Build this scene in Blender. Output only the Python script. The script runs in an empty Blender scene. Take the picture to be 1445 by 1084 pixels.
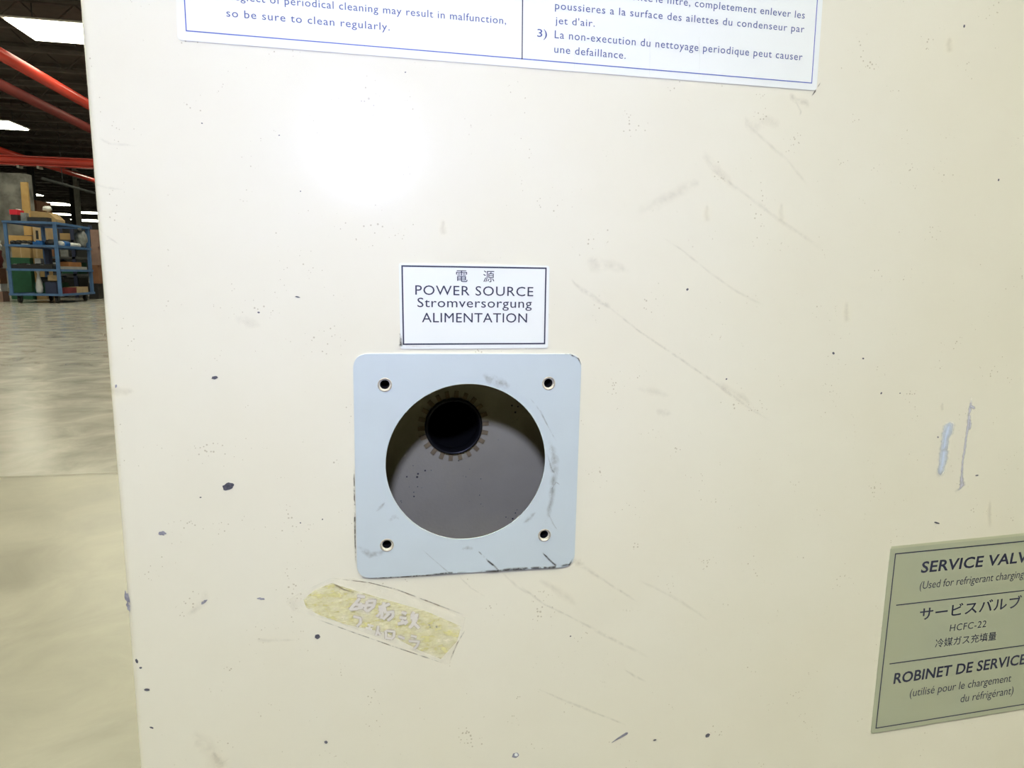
import bpy, bmesh, math, random
from mathutils import Vector, Matrix
random.seed(7)
SC = bpy.context.scene
COL = SC.collection

# ------------------------------------------------------------------ camera
FPX, CX, CY = 940.0, 722.5, 542.0          # focal length and centre in pixels of the 1445x1084 frame
DIST, EYE = 0.36, 0.70                     # camera to panel, camera above floor
vh = Vector((5700 - CX, 482 - CY, FPX)); vv = Vector((617 - CX, 6380 - CY, FPX))
AN = vh.cross(vv).normalized()             # world +y (into the panel), in camera space (x right, y down, z forward)
AR = vh.normalized(); AR = (AR - AN * AR.dot(AN)).normalized()
AD = AN.cross(AR)                          # world -z
EYEP = Vector((0, -DIST, EYE))
cam = bpy.data.cameras.new('camera'); cam.sensor_width = 36; cam.lens = FPX / 1445 * 36; cam.clip_start = 0.02; cam.clip_end = 300
co = bpy.data.objects.new('camera', cam); COL.objects.link(co)
Rm = Matrix(((AR.x, -AR.y, -AR.z), (AN.x, -AN.y, -AN.z), (-AD.x, AD.y, AD.z)))
co.matrix_world = Matrix.Translation(EYEP) @ Rm.to_4x4()
SC.camera = co

# ------------------------------------------------------------------ world, flash, exposure
SC.view_settings.view_transform = 'Standard'; SC.view_settings.look = 'None'
SC.view_settings.gamma = 1; SC.view_settings.use_curve_mapping = False
SC.view_settings.exposure = 0.0
w = bpy.data.worlds.new('world'); SC.world = w; w.use_nodes = True
w.node_tree.nodes['Background'].inputs[0].default_value = (0.9, 0.85, 0.7, 1)
w.node_tree.nodes['Background'].inputs[1].default_value = 0.0
FLASH_W = 1.0
CEIL_L = 10.6
fl = bpy.data.lights.new('camera_flash', 'AREA'); fl.shape = 'DISK'; fl.size = 0.032; fl.energy = FLASH_W; fl.color = (0.54, 0.60, 1.0)
fo = bpy.data.objects.new('camera_flash', fl); COL.objects.link(fo)

def ray(u, v):
    c = Vector((u - CX, v - CY, FPX)); return Vector((AR.dot(c), AN.dot(c), -AD.dot(c)))
def P(u, v, y=0.0):                        # the point at depth y seen at pixel (u, v)
    r = ray(u, v); return EYEP + r * ((y + DIST) / r.y)
hot = P(515, 210)
fo.location = (2 * hot.x, -DIST, 2 * hot.z - EYE); fo.rotation_euler = (math.radians(90), 0, 0)

# ------------------------------------------------------------------ materials
def mat(name, col, rough=0.5, metal=0.0, noise=0.0, nscale=20.0, bump=0.0, bscale=200.0, col2=None, emit=None, spec=0.5):
    m = bpy.data.materials.new(name); m.use_nodes = True
    nt = m.node_tree; b = nt.nodes['Principled BSDF']
    b.inputs['Base Color'].default_value = (*col, 1); b.inputs['Roughness'].default_value = rough
    b.inputs['Metallic'].default_value = metal; b.inputs['Specular IOR Level'].default_value = spec
    tc = nt.nodes.new('ShaderNodeTexCoord')
    n = nt.nodes.new('ShaderNodeTexNoise'); n.inputs['Scale'].default_value = nscale; n.inputs['Detail'].default_value = 5
    nt.links.new(tc.outputs['Object'], n.inputs['Vector'])
    rmp = nt.nodes.new('ShaderNodeValToRGB')
    c2 = col2 or tuple(c * (1 - noise) for c in col)
    rmp.color_ramp.elements[0].color = (*c2, 1); rmp.color_ramp.elements[1].color = (*col, 1)
    rmp.color_ramp.elements[0].position = 0.35; rmp.color_ramp.elements[1].position = 0.65
    nt.links.new(n.outputs['Fac'], rmp.inputs['Fac']); nt.links.new(rmp.outputs['Color'], b.inputs['Base Color'])
    if bump:
        n2 = nt.nodes.new('ShaderNodeTexNoise'); n2.inputs['Scale'].default_value = bscale; n2.inputs['Detail'].default_value = 3
        nt.links.new(tc.outputs['Object'], n2.inputs['Vector'])
        bp = nt.nodes.new('ShaderNodeBump'); bp.inputs['Strength'].default_value = bump; bp.inputs['Distance'].default_value = 0.001
        nt.links.new(n2.outputs['Fac'], bp.inputs['Height']); nt.links.new(bp.outputs['Normal'], b.inputs['Normal'])
    if emit:
        b.inputs['Emission Color'].default_value = (*emit[0], 1); b.inputs['Emission Strength'].default_value = emit[1]
    return m

def film(name, col, amount, nscale, lo=0.45, hi=0.6, soft=True, stretch=(1, 1, 1), rough=0.8):
    """dirt or ink lying on a surface: opacity from noise, thinning to the sides of the mark (UV v)"""
    m = mat(name, col, rough, spec=0.2); nt = m.node_tree; b = nt.nodes['Principled BSDF']
    tc = nt.nodes.new('ShaderNodeTexCoord'); mp = nt.nodes.new('ShaderNodeMapping'); mp.inputs['Scale'].default_value = stretch
    n = nt.nodes.new('ShaderNodeTexNoise'); n.inputs['Scale'].default_value = nscale; n.inputs['Detail'].default_value = 6; n.inputs['Roughness'].default_value = 0.65
    nt.links.new(tc.outputs['Object'], mp.inputs['Vector']); nt.links.new(mp.outputs['Vector'], n.inputs['Vector'])
    r = nt.nodes.new('ShaderNodeMapRange'); r.inputs['From Min'].default_value = lo; r.inputs['From Max'].default_value = hi; r.inputs['To Max'].default_value = amount
    nt.links.new(n.outputs['Fac'], r.inputs['Value'])
    out = r.outputs['Result']
    if soft:
        uv = nt.nodes.new('ShaderNodeUVMap'); sx = nt.nodes.new('ShaderNodeSeparateXYZ'); nt.links.new(uv.outputs['UV'], sx.inputs[0])
        a = nt.nodes.new('ShaderNodeMath'); a.operation = 'PINGPONG'; a.inputs[1].default_value = 0.5; nt.links.new(sx.outputs['Y'], a.inputs[0])
        a2 = nt.nodes.new('ShaderNodeMath'); a2.operation = 'MULTIPLY'; a2.inputs[1].default_value = 2.0; nt.links.new(a.outputs[0], a2.inputs[0])
        e = nt.nodes.new('ShaderNodeMath'); e.operation = 'PINGPONG'; e.inputs[1].default_value = 0.5; nt.links.new(sx.outputs['X'], e.inputs[0])
        e2 = nt.nodes.new('ShaderNodeMath'); e2.operation = 'MULTIPLY'; e2.inputs[1].default_value = 6.0; e2.use_clamp = True; nt.links.new(e.outputs[0], e2.inputs[0])
        k = nt.nodes.new('ShaderNodeMath'); k.operation = 'MULTIPLY'; nt.links.new(a2.outputs[0], k.inputs[0]); nt.links.new(e2.outputs[0], k.inputs[1])
        k2 = nt.nodes.new('ShaderNodeMath'); k2.operation = 'MULTIPLY'; nt.links.new(k.outputs[0], k2.inputs[0]); nt.links.new(out, k2.inputs[1])
        out = k2.outputs[0]
    nt.links.new(out, b.inputs['Alpha'])
    return m

def speckle(m, col, scale, thresh, amount):
    """adds fine scattered specks of a second colour to a material's base colour"""
    nt = m.node_tree; b = nt.nodes['Principled BSDF']; src = b.inputs['Base Color'].links[0].from_socket
    tc = nt.nodes.new('ShaderNodeTexCoord'); v = nt.nodes.new('ShaderNodeTexVoronoi'); v.inputs['Scale'].default_value = scale
    nt.links.new(tc.outputs['Object'], v.inputs['Vector'])
    n = nt.nodes.new('ShaderNodeTexNoise'); n.inputs['Scale'].default_value = scale * 0.12; nt.links.new(tc.outputs['Object'], n.inputs['Vector'])
    mu = nt.nodes.new('ShaderNodeMapRange'); mu.inputs['From Min'].default_value = 0.5; mu.inputs['From Max'].default_value = 0.75; mu.inputs['To Min'].default_value = 0.0; mu.inputs['To Max'].default_value = thresh
    nt.links.new(n.outputs['Fac'], mu.inputs['Value'])
    lt = nt.nodes.new('ShaderNodeMath'); lt.operation = 'LESS_THAN'; nt.links.new(v.outputs['Distance'], lt.inputs[0]); nt.links.new(mu.outputs['Result'], lt.inputs[1])
    am = nt.nodes.new('ShaderNodeMath'); am.operation = 'MULTIPLY'; am.inputs[1].default_value = amount; nt.links.new(lt.outputs[0], am.inputs[0])
    mx = nt.nodes.new('ShaderNodeMix'); mx.data_type = 'RGBA'
    nt.links.new(am.outputs[0], mx.inputs['Factor']); nt.links.new(src, mx.inputs['A']); mx.inputs['B'].default_value = (*col, 1)
    nt.links.new(mx.outputs['Result'], b.inputs['Base Color'])

M = {}
M['cream'] = mat('cream enamel', (0.86, 0.835, 0.745), 0.18, nscale=14, col2=(0.845, 0.815, 0.715), bump=0.035, bscale=260, spec=0.3)
speckle(M['cream'], (0.42, 0.36, 0.26), 420, 0.26, 0.55)
M['bluegrey'] = mat('blue grey paint', (0.615, 0.70, 0.79), 0.4, nscale=30, col2=(0.595, 0.675, 0.76), bump=0.04)
M['recess'] = mat('grey inner sheet', (0.93, 0.85, 0.57), 0.6, nscale=45, col2=(0.88, 0.80, 0.53), bump=0.12, bscale=500)
speckle(M['recess'], (0.05, 0.045, 0.04), 330, 0.30, 0.85)
M['shadedark'] = mat('dark recess shade', (0.06, 0.055, 0.05), 0.7)  # dark colour put in to deepen the shade inside the recess
M['bush'] = mat('dark conduit metal', (0.06, 0.06, 0.06), 0.35, 0.6)
M['washer'] = mat('tarnished brass', (0.66, 0.50, 0.25), 0.55, 0.0, 0.25, 150)
M['black'] = mat('black hole shade', (0.01, 0.01, 0.01), 0.8)  # darkness of the deep holes put into the colour
M['socket'] = mat('bare hole edge', (0.66, 0.60, 0.50), 0.4, 0.2, 0.35, 600)
M['lwhite'] = mat('white laminated film', (0.92, 0.95, 0.97), 0.22, nscale=10, col2=(0.91, 0.94, 0.96))
M['ledge'] = mat('clear film margin', (0.90, 0.90, 0.91), 0.25)
M['ink'] = mat('navy print', (0.035, 0.04, 0.085), 0.4)
M['inkblue'] = mat('blue print', (0.07, 0.105, 0.32), 0.4)
M['inkline'] = mat('bright blue rule', (0.09, 0.14, 0.55), 0.4)
M['lsilver'] = mat('olive silver foil', (0.54, 0.57, 0.43), 0.38, 0.15, nscale=25, col2=(0.52, 0.56, 0.44))
M['silveredge'] = mat('pale foil edge', (0.62, 0.64, 0.48), 0.4, 0.1)
M['chip'] = mat('bare dark metal chip', (0.06, 0.06, 0.085), 0.5, nscale=900, col2=(0.13, 0.13, 0.17))
M['chiplilac'] = mat('lilac primer', (0.36, 0.36, 0.45), 0.6, nscale=500, col2=(0.24, 0.24, 0.31))
M['lilac'] = mat('pale lilac adhesive', (0.80, 0.775, 0.75), 0.6, nscale=300, col2=(0.76, 0.73, 0.72))
M['greyline'] = mat('grey stroke edge', (0.36, 0.32, 0.31), 0.7, nscale=300, col2=(0.60, 0.54, 0.46))
M['tape'] = film('yellow tape glue', (0.98, 0.93, 0.46), 0.45, 110, 0.34, 0.68, False, (1, 1, 2.2))
M['tapefilm'] = film('dull tape film', (0.95, 0.92, 0.80), 0.13, 60, 0.3, 0.6, False)
M['tapeline'] = film('dirty tape edge', (0.22, 0.15, 0.09), 0.9, 160, 0.38, 0.58)
M['smear'] = film('brown scuff', (0.50, 0.38, 0.20), 0.23, 220, 0.36, 0.70)
M['smearfaint'] = film('faint scuff', (0.65, 0.52, 0.32), 0.14, 140, 0.34, 0.70)
M['platesmear'] = film('dark plate scuff', (0.22, 0.18, 0.15), 0.42, 200, 0.36, 0.64)
M['grime'] = film('dark grime', (0.06, 0.045, 0.045), 0.95, 260, 0.40, 0.55)
M['drip'] = film('old yellow drip', (0.95, 0.78, 0.25), 0.13, 90, 0.25, 0.6)
M['bluemark'] = film('blue rub mark', (0.66, 0.76, 1.0), 1.0, 120, 0.12, 0.45)
M['lilacmark'] = film('lilac scrape', (0.62, 0.63, 0.80), 0.8, 200, 0.2, 0.5)
M['floor'] = mat('polished concrete', (0.39, 0.375, 0.325), 0.17, nscale=0.55, col2=(0.32, 0.305, 0.26), bump=0.0)
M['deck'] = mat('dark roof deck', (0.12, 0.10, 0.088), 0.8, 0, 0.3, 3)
M['joist'] = mat('dark joist steel', (0.14, 0.12, 0.105), 0.6, 0, 0.3, 3)
M['wall'] = mat('shed wall', (0.55, 0.53, 0.48), 0.8, 0, 0.3, 1)
M['wallgrey'] = mat('grey shed wall', (0.14, 0.13, 0.12), 0.8, 0, 0.3, 1)
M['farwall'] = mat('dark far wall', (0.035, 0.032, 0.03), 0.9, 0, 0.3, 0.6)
M['stone'] = mat('rough grey blockwork', (0.44, 0.43, 0.39), 0.85, nscale=2.2, col2=(0.17, 0.17, 0.155))
M['red'] = mat('red enamel steel', (0.60, 0.06, 0.04), 0.25, 0, 0.15, 2)
M['shadedred'] = mat('red steel with painted shade', (0.20, 0.03, 0.025), 0.6, 0, 0.2, 2)  # darker copy of the red enamel, shade put into the colour
M['housing'] = mat('white fixture sheet', (0.75, 0.74, 0.70), 0.5)
M['lens'] = mat('lit diffuser', (0.9, 0.9, 0.9), 0.5, emit=((1.0, 0.985, 0.77), CEIL_L))
M['steel'] = mat('pale column paint', (0.75, 0.76, 0.68), 0.6, 0, 0.2, 3)
M['darksteel'] = mat('dark grey steel', (0.07, 0.075, 0.075), 0.6, 0, 0.3, 3)
M['cartblue'] = mat('cart blue paint', (0.075, 0.16, 0.33), 0.45, 0, 0.25, 8)
M['rubber'] = mat('black rubber', (0.02, 0.02, 0.02), 0.7)
M['green'] = mat('green machine paint', (0.02, 0.11, 0.055), 0.5, 0, 0.2, 5)
M['card'] = mat('cardboard', (0.40, 0.27, 0.12), 0.85, 0, 0.18, 6)
M['cardpale'] = mat('pale cardboard', (0.50, 0.36, 0.20), 0.85, 0, 0.15, 6)
M['carddark'] = mat('brown cardboard', (0.22, 0.10, 0.05), 0.85, 0, 0.2, 6)
M['wood'] = mat('yellow plywood', (0.52, 0.33, 0.12), 0.7, nscale=5, col2=(0.42, 0.25, 0.08))
M['orange'] = mat('orange brown board', (0.36, 0.15, 0.05), 0.7, 0, 0.2, 6)
M['darkpart'] = mat('oily black steel', (0.025, 0.024, 0.024), 0.5, 0, 0.4, 12)
M['navy'] = mat('navy blue paint', (0.03, 0.04, 0.09), 0.6, 0, 0.2, 6)
M['bluerag'] = mat('bright blue plastic', (0.02, 0.16, 0.50), 0.5, 0, 0.4, 14)
M['white'] = mat('white plastic', (0.72, 0.72, 0.70), 0.5, 0, 0.15, 12)
M['greypl'] = mat('grey wrapped plastic', (0.30, 0.31, 0.30), 0.35, nscale=9, col2=(0.13, 0.14, 0.14))
M['palegrey'] = mat('pale grey channel', (0.42, 0.40, 0.36), 0.5, 0, 0.15, 6)
M['maroon'] = mat('maroon box', (0.20, 0.025, 0.025), 0.6, 0, 0.3, 6)
M['pink'] = mat('pinkish brown carton', (0.28, 0.175, 0.14), 0.85, 0, 0.25, 5)
M['redplastic'] = mat('red plastic', (0.60, 0.02, 0.04), 0.4)

# saw-cut joints and cloudy patches of the concrete floor
def floor_nodes():
    nt = M['floor'].node_tree; b = nt.nodes['Principled BSDF']
    src = b.inputs['Base Color'].links[0].from_socket
    tc = nt.nodes.new('ShaderNodeTexCoord')
    n = nt.nodes.new('ShaderNodeTexNoise'); n.inputs['Scale'].default_value = 4.2; n.inputs['Detail'].default_value = 8; n.inputs['Roughness'].default_value = 0.62; n.inputs['Distortion'].default_value = 0.6
    nt.links.new(tc.outputs['Object'], n.inputs['Vector'])
    r = nt.nodes.new('ShaderNodeMapRange'); r.inputs['From Min'].default_value = 0.3; r.inputs['From Max'].default_value = 0.7; r.inputs['To Min'].default_value = 0.76; r.inputs['To Max'].default_value = 1.2
    nt.links.new(n.outputs['Fac'], r.inputs['Value'])
    mx = nt.nodes.new('ShaderNodeMix'); mx.data_type = 'RGBA'; mx.blend_type = 'MULTIPLY'; mx.inputs['Factor'].default_value = 1
    nt.links.new(src, mx.inputs['A']); nt.links.new(r.outputs['Result'], mx.inputs['B'])
    sp = nt.nodes.new('ShaderNodeSeparateXYZ'); nt.links.new(tc.outputs['Object'], sp.inputs[0])
    jy = nt.nodes.new('ShaderNodeMath'); jy.operation = 'SUBTRACT'; jy.inputs[1].default_value = 2.09; nt.links.new(sp.outputs['Y'], jy.inputs[0])
    pp = nt.nodes.new('ShaderNodeMath'); pp.operation = 'PINGPONG'; pp.inputs[1].default_value = 4.6; nt.links.new(jy.outputs[0], pp.inputs[0])
    lt = nt.nodes.new('ShaderNodeMath'); lt.operation = 'LESS_THAN'; lt.inputs[1].default_value = 0.012; nt.links.new(pp.outputs[0], lt.inputs[0])
    f = nt.nodes.new('ShaderNodeMath'); f.operation = 'MULTIPLY'; f.inputs[1].default_value = 0.45; nt.links.new(lt.outputs[0], f.inputs[0])
    m2 = nt.nodes.new('ShaderNodeMix'); m2.data_type = 'RGBA'; nt.links.new(f.outputs[0], m2.inputs['Factor'])
    nt.links.new(mx.outputs['Result'], m2.inputs['A']); m2.inputs['B'].default_value = (0.13, 0.11, 0.06, 1)
    nt.links.new(m2.outputs['Result'], b.inputs['Base Color'])
    sl = nt.nodes.new('ShaderNodeMath'); sl.operation = 'LESS_THAN'; sl.inputs[1].default_value = 0.0; nt.links.new(jy.outputs[0], sl.inputs[0])   # the slab before the joint is tinted darker
    m3 = nt.nodes.new('ShaderNodeMix'); m3.data_type = 'RGBA'; m3.blend_type = 'MULTIPLY'; nt.links.new(sl.outputs[0], m3.inputs['Factor'])
    nt.links.new(m2.outputs['Result'], m3.inputs['A']); m3.inputs['B'].default_value = (0.77, 0.76, 0.69, 1); nt.links.new(m3.outputs['Result'], b.inputs['Base Color'])
    rr = nt.nodes.new('ShaderNodeMapRange'); rr.inputs['From Min'].default_value = 0.3; rr.inputs['From Max'].default_value = 0.7; rr.inputs['To Min'].default_value = 0.17; rr.inputs['To Max'].default_value = 0.25
    nt.links.new(n.outputs['Fac'], rr.inputs['Value'])
    ls = nt.nodes.new('ShaderNodeMath'); ls.operation = 'LESS_THAN'; ls.inputs[1].default_value = 0.0; nt.links.new(jy.outputs[0], ls.inputs[0])   # the nearest slab is polished less
    l2 = nt.nodes.new('ShaderNodeMath'); l2.operation = 'MULTIPLY_ADD'; l2.inputs[1].default_value = 0.10; nt.links.new(ls.outputs[0], l2.inputs[0]); nt.links.new(rr.outputs['Result'], l2.inputs[2])
    nt.links.new(l2.outputs[0], b.inputs['Roughness']); b.inputs['Specular IOR Level'].default_value = 0.8
floor_nodes()

# ------------------------------------------------------------------ mesh helpers
def tag(o, label=None, cat=None, group=None, kind=None):
    if label: o['label'] = label
    if cat: o['category'] = cat
    if group: o['group'] = group
    if kind: o['kind'] = kind
    return o
def empty(name, loc=(0, 0, 0), label=None, cat=None, group=None, kind=None):
    o = bpy.data.objects.new(name, None); COL.objects.link(o); o.location = loc; o.empty_display_size = 0.05
    return tag(o, label, cat, group, kind)
def link(name, me, m, parent=None, smooth=False):
    o = bpy.data.objects.new(name, me); COL.objects.link(o)
    me.materials.clear(); me.materials.append(M[m] if isinstance(m, str) else m)
    if parent:
        o.parent = parent; o.matrix_parent_inverse = Matrix.Translation(-parent_loc(parent))
    if smooth:
        for p in me.polygons: p.use_smooth = True
    return o
def parent_loc(p):
    v = Vector(p.location)
    if p.parent: v += parent_loc(p.parent) - parent_loc(p.parent)
    return v
def obj(name, bm, m, parent=None, smooth=False, bevel=0.0):
    if bevel:
        bmesh.ops.bevel(bm, geom=[e for e in bm.edges if e.is_manifold and e.calc_face_angle(0) > 0.6], offset=bevel, segments=2, affect='EDGES', profile=0.5)
    bmesh.ops.recalc_face_normals(bm, faces=bm.faces)
    me = bpy.data.meshes.new(name); bm.to_mesh(me); bm.free()
    return link(name, me, m, parent, smooth)
def box(bm, x0, x1, y0, y1, z0, z1, M4=None):
    vs = [bm.verts.new((x, y, z)) for z in (z0, z1) for x, y in ((x0, y0), (x1, y0), (x1, y1), (x0, y1))]
    for f in ((3, 2, 1, 0), (4, 5, 6, 7), (0, 1, 5, 4), (1, 2, 6, 5), (2, 3, 7, 6), (3, 0, 4, 7)):
        bm.faces.new([vs[i] for i in f])
    if M4:
        for v in vs: v.co = M4 @ v.co
    return bm
def B(*a, **k): return box(bmesh.new(), *a, **k)
def tube(bm, p0, p1, r, seg=16, r1=None, caps=True):
    p0, p1 = Vector(p0), Vector(p1); d = (p1 - p0).normalized(); a = d.orthogonal().normalized(); b = d.cross(a)
    r1 = r if r1 is None else r1
    A = [bm.verts.new(p0 + (a * math.cos(t) + b * math.sin(t)) * r) for t in [2 * math.pi * i / seg for i in range(seg)]]
    Z = [bm.verts.new(p1 + (a * math.cos(t) + b * math.sin(t)) * r1) for t in [2 * math.pi * i / seg for i in range(seg)]]
    for i in range(seg): bm.faces.new((A[i], A[(i + 1) % seg], Z[(i + 1) % seg], Z[i]))
    if caps: bm.faces.new(A[::-1]); bm.faces.new(Z)
    return bm
def lathe_y(bm, c, prof, seg=64):
    """profile of (radius, y) swept round the y axis through c = (x, z)"""
    rings = [[bm.verts.new((c[0] + r * math.cos(2 * math.pi * i / seg), y, c[1] + r * math.sin(2 * math.pi * i / seg))) for i in range(seg)] for r, y in prof]
    for A, Z in zip(rings, rings[1:]):
        for i in range(seg): bm.faces.new((A[i], A[(i + 1) % seg], Z[(i + 1) % seg], Z[i]))
    return bm

# flat sheets that lie on the front panel (x, z plane, facing -y)
def sheet(name, loops, y_back, thick, m, parent=None):
    """outline and holes (lists of (x, z)) filled to a sheet from y_back towards the viewer"""
    cu = bpy.data.curves.new('tmp', 'CURVE'); cu.dimensions = '2D'; cu.fill_mode = 'BOTH'
    for lp in loops:
        s = cu.splines.new('POLY'); s.points.add(len(lp) - 1); s.use_cyclic_u = True
        for p, (x, z) in zip(s.points, lp): p.co = (x, z, 0, 1)
    cu.extrude = thick / 2
    o = bpy.data.objects.new('tmp', cu); COL.objects.link(o)
    me = bpy.data.meshes.new_from_object(o.evaluated_get(bpy.context.evaluated_depsgraph_get()))
    bpy.data.objects.remove(o); bpy.data.curves.remove(cu)
    for v in me.vertices: v.co = (v.co.x, y_back - thick / 2 - v.co.z, v.co.y)
    me.update(); me.name = name
    return link(name, me, m, parent)
def q(u, v):
    p = P(u, v); return (p.x, p.z)
def rounded(pts, r, n=6):
    out = []
    L = len(pts)
    for i in range(L):
        a, b, c = Vector(pts[i - 1]), Vector(pts[i]), Vector(pts[(i + 1) % L])
        d1, d2 = (a - b).normalized(), (c - b).normalized()
        s, e = b + d1 * r, b + d2 * r
        for k in range(n + 1):
            t = k / n; out.append(tuple((1 - t) ** 2 * s + 2 * t * (1 - t) * b + t * t * e))
    return out
def circle(c, r, n=96, rz=None):
    rz = rz or r
    return [(c[0] + r * math.cos(2 * math.pi * i / n), c[1] + rz * math.sin(2 * math.pi * i / n)) for i in range(n)]
RIB = 0
def ribbon(name, pts, m, parent, y=-0.0001, jitter=0.0):
    """a flat stroke through pixel points (u, v, half width in px) on the panel plane, with UVs"""
    global RIB; RIB += 1; y = y - RIB * 6e-7      # each stroke lies a hair over the one before
    bm = bmesh.new(); uvl = bm.loops.layers.uv.new('UVMap')
    P3 = []
    for (u, v, r) in pts:
        a = P(u, v); s = (P(u + 1, v) - a).length
        P3.append((Vector((a.x, a.z)), r * s))
    # subdivide
    fine = []
    for (a, ra), (b, rb) in zip(P3, P3[1:]):
        for k in range(4): t = k / 4; fine.append((a.lerp(b, t), ra + (rb - ra) * t))
    fine.append(P3[-1])
    rows = []
    for i, (p, r) in enumerate(fine):
        d = (fine[min(i + 1, len(fine) - 1)][0] - fine[max(i - 1, 0)][0]).normalized(); nn = Vector((-d.y, d.x))
        r2 = r * (1 + jitter * random.uniform(-1, 1)); r3 = r * (1 + jitter * random.uniform(-1, 1))
        rows.append([bm.verts.new((c.x, y, c.y)) for c in (p + nn * r2, p, p - nn * r3)])
    n = len(rows) - 1
    for i in range(n):
        for j in range(2):
            f = bm.faces.new((rows[i][j], rows[i + 1][j], rows[i + 1][j + 1], rows[i][j + 1]))
            for lp, (a, b) in zip(f.loops, ((i, j), (i + 1, j), (i + 1, j + 1), (i, j + 1))): lp[uvl].uv = (a / n, b / 2)
    for f in bm.faces: f.normal_update()
    for f in bm.faces:
        if f.normal.y > 0: f.normal_flip()
    me = bpy.data.meshes.new(name); bm.to_mesh(me); bm.free()
    return link(name, me, m, parent)
def blob(name, u, v, ru, rv, m, parent, ang=0.0, y=-0.00005, t=0.00012, rough=0.22, n=18):
    c = P(u, v); s = (P(u + 1, v) - c).length
    ph = random.uniform(0, 6); pts = []
    for i in range(n):
        a = 2 * math.pi * i / n
        k = 1 + rough * (0.6 * math.sin(2 * a + ph) + 0.4 * math.sin(5 * a + 2 * ph)) + random.uniform(-rough, rough) * 0.3
        x, z = ru * s * math.cos(a) * k, rv * s * math.sin(a) * k
        pts.append((c.x + x * math.cos(ang) - z * math.sin(ang), c.z + x * math.sin(ang) + z * math.cos(ang)))
    return sheet(name, [pts], y + 0.00005, t, m, parent)
def text(body, a, b, h, m, parent, y, weight=0.0, shear=0.0, spacing=1.0, ref=None, name='text_line'):
    """lettering whose baseline runs from pixel a to pixel b, h px from baseline to the tallest letter; ref = the part of body that fills a..b"""
    def build(s):
        cu = bpy.data.curves.new('tmp', 'FONT'); cu.body = s; cu.offset = weight; cu.shear = shear; cu.space_character = spacing; cu.resolution_u = 3
        o = bpy.data.objects.new('tmp', cu); COL.objects.link(o)
        me = bpy.data.meshes.new_from_object(o.evaluated_get(bpy.context.evaluated_depsgraph_get()))
        bpy.data.objects.remove(o); bpy.data.curves.remove(cu); return me
    me = build(body); rme = build(ref) if ref else me
    x0 = min(v.co.x for v in rme.vertices); x1 = max(v.co.x for v in rme.vertices); top = max(v.co.y for v in rme.vertices)
    A, Bq = Vector(q(*a)), Vector(q(*b)); ex = (Bq - A) / (x1 - x0)
    H1 = Vector(q(a[0], a[1] - h)) - A; H2 = Vector(q(b[0], b[1] - h)) - Bq
    hh = (H1.length + H2.length) / 2
    ez = Vector((-ex.y, ex.x)).normalized() * (hh / top)
    for v in me.vertices:
        p = A + ex * (v.co.x - x0) + ez * v.co.y
        v.co = (p.x, y, p.y)
    for p in me.polygons:
        pass
    me.update(); me.name = name
    bm = bmesh.new(); bm.from_mesh(me)
    for f in bm.faces:
        f.normal_update()
        if f.normal.y > 0: f.normal_flip()
    bm.to_mesh(me); bm.free()
    return link(name, me, m, parent)
def rule_frame(name, quad, wpx, m, parent, y, inner=True):
    """a closed rectangular printed line through four pixel corners"""
    pts = [Vector(q(*p)) for p in quad]
    c = sum(pts, Vector((0, 0))) / len(pts)
    s = (P(quad[0][0] + 1, quad[0][1]) - P(*quad[0])).length * wpx
    L = len(pts); ins = []
    for i in range(L):
        a, b, d = pts[i - 1], pts[i], pts[(i + 1) % L]
        e1, e2 = (a - b).normalized(), (d - b).normalized()
        ins.append(b + (e1 + e2) * s)
    return sheet(name, [[tuple(p) for p in pts], [tuple(p) for p in ins]], y, 0.00002, m, parent)
def rule(name, a, b, wpx, m, parent, y):
    A, Bv = Vector(q(*a)), Vector(q(*b)); d = (Bv - A).normalized(); nn = Vector((-d.y, d.x)) * (P(a[0] + 1, a[1]) - P(*a)).length * wpx / 2
    return sheet(name, [[tuple(A + nn), tuple(Bv + nn), tuple(Bv - nn), tuple(A - nn)]], y, 0.00002, m, parent)

# ------------------------------------------------------------------ the hall
def structure(name, bm, m, label, cat=None):
    o = obj(name, bm, m); tag(o, label, cat or name.split('_')[0], None, 'structure'); return o
structure('floor', B(-34, 12, -18, 63, -0.1, 0), 'floor', 'polished grey beige concrete hall floor', 'floor')
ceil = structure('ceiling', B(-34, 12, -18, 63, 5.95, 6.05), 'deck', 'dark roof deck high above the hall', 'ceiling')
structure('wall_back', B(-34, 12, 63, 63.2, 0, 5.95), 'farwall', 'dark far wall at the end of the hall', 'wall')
structure('wall_left', B(-34.2, -34, -18, 63, 0, 5.95), 'wall', 'grey wall on the far left side of the hall', 'wall')
structure('wall_right', B(12, 12.2, -18, 63, 0, 5.95), 'wall', 'grey wall hidden behind the cream cabinet', 'wall')
structure('wall_front', B(-34, 12, -18.2, -18, 0, 5.95), 'wallgrey', 'grey wall behind the photographer', 'wall')
# rough grey wall piece beyond the cart
a = P(-60, 245, 26); b = P(36, 245, 26)
structure('wall_inner', B(a.x, b.x, 26, 26.4, 0, b.z), 'stone', 'rough grey blotchy block wall behind the trolley', 'wall')
tag(obj('bounce_mat', B(-2.2, 2.6, -3.2, -0.25, 0.0, 0.012), 'rubber', None, bevel=.004), 'added black bounce mat in front of the cream cabinet, outside the picture', 'bounce mat')  # added out of view to cut light bouncing up into the recess
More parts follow.
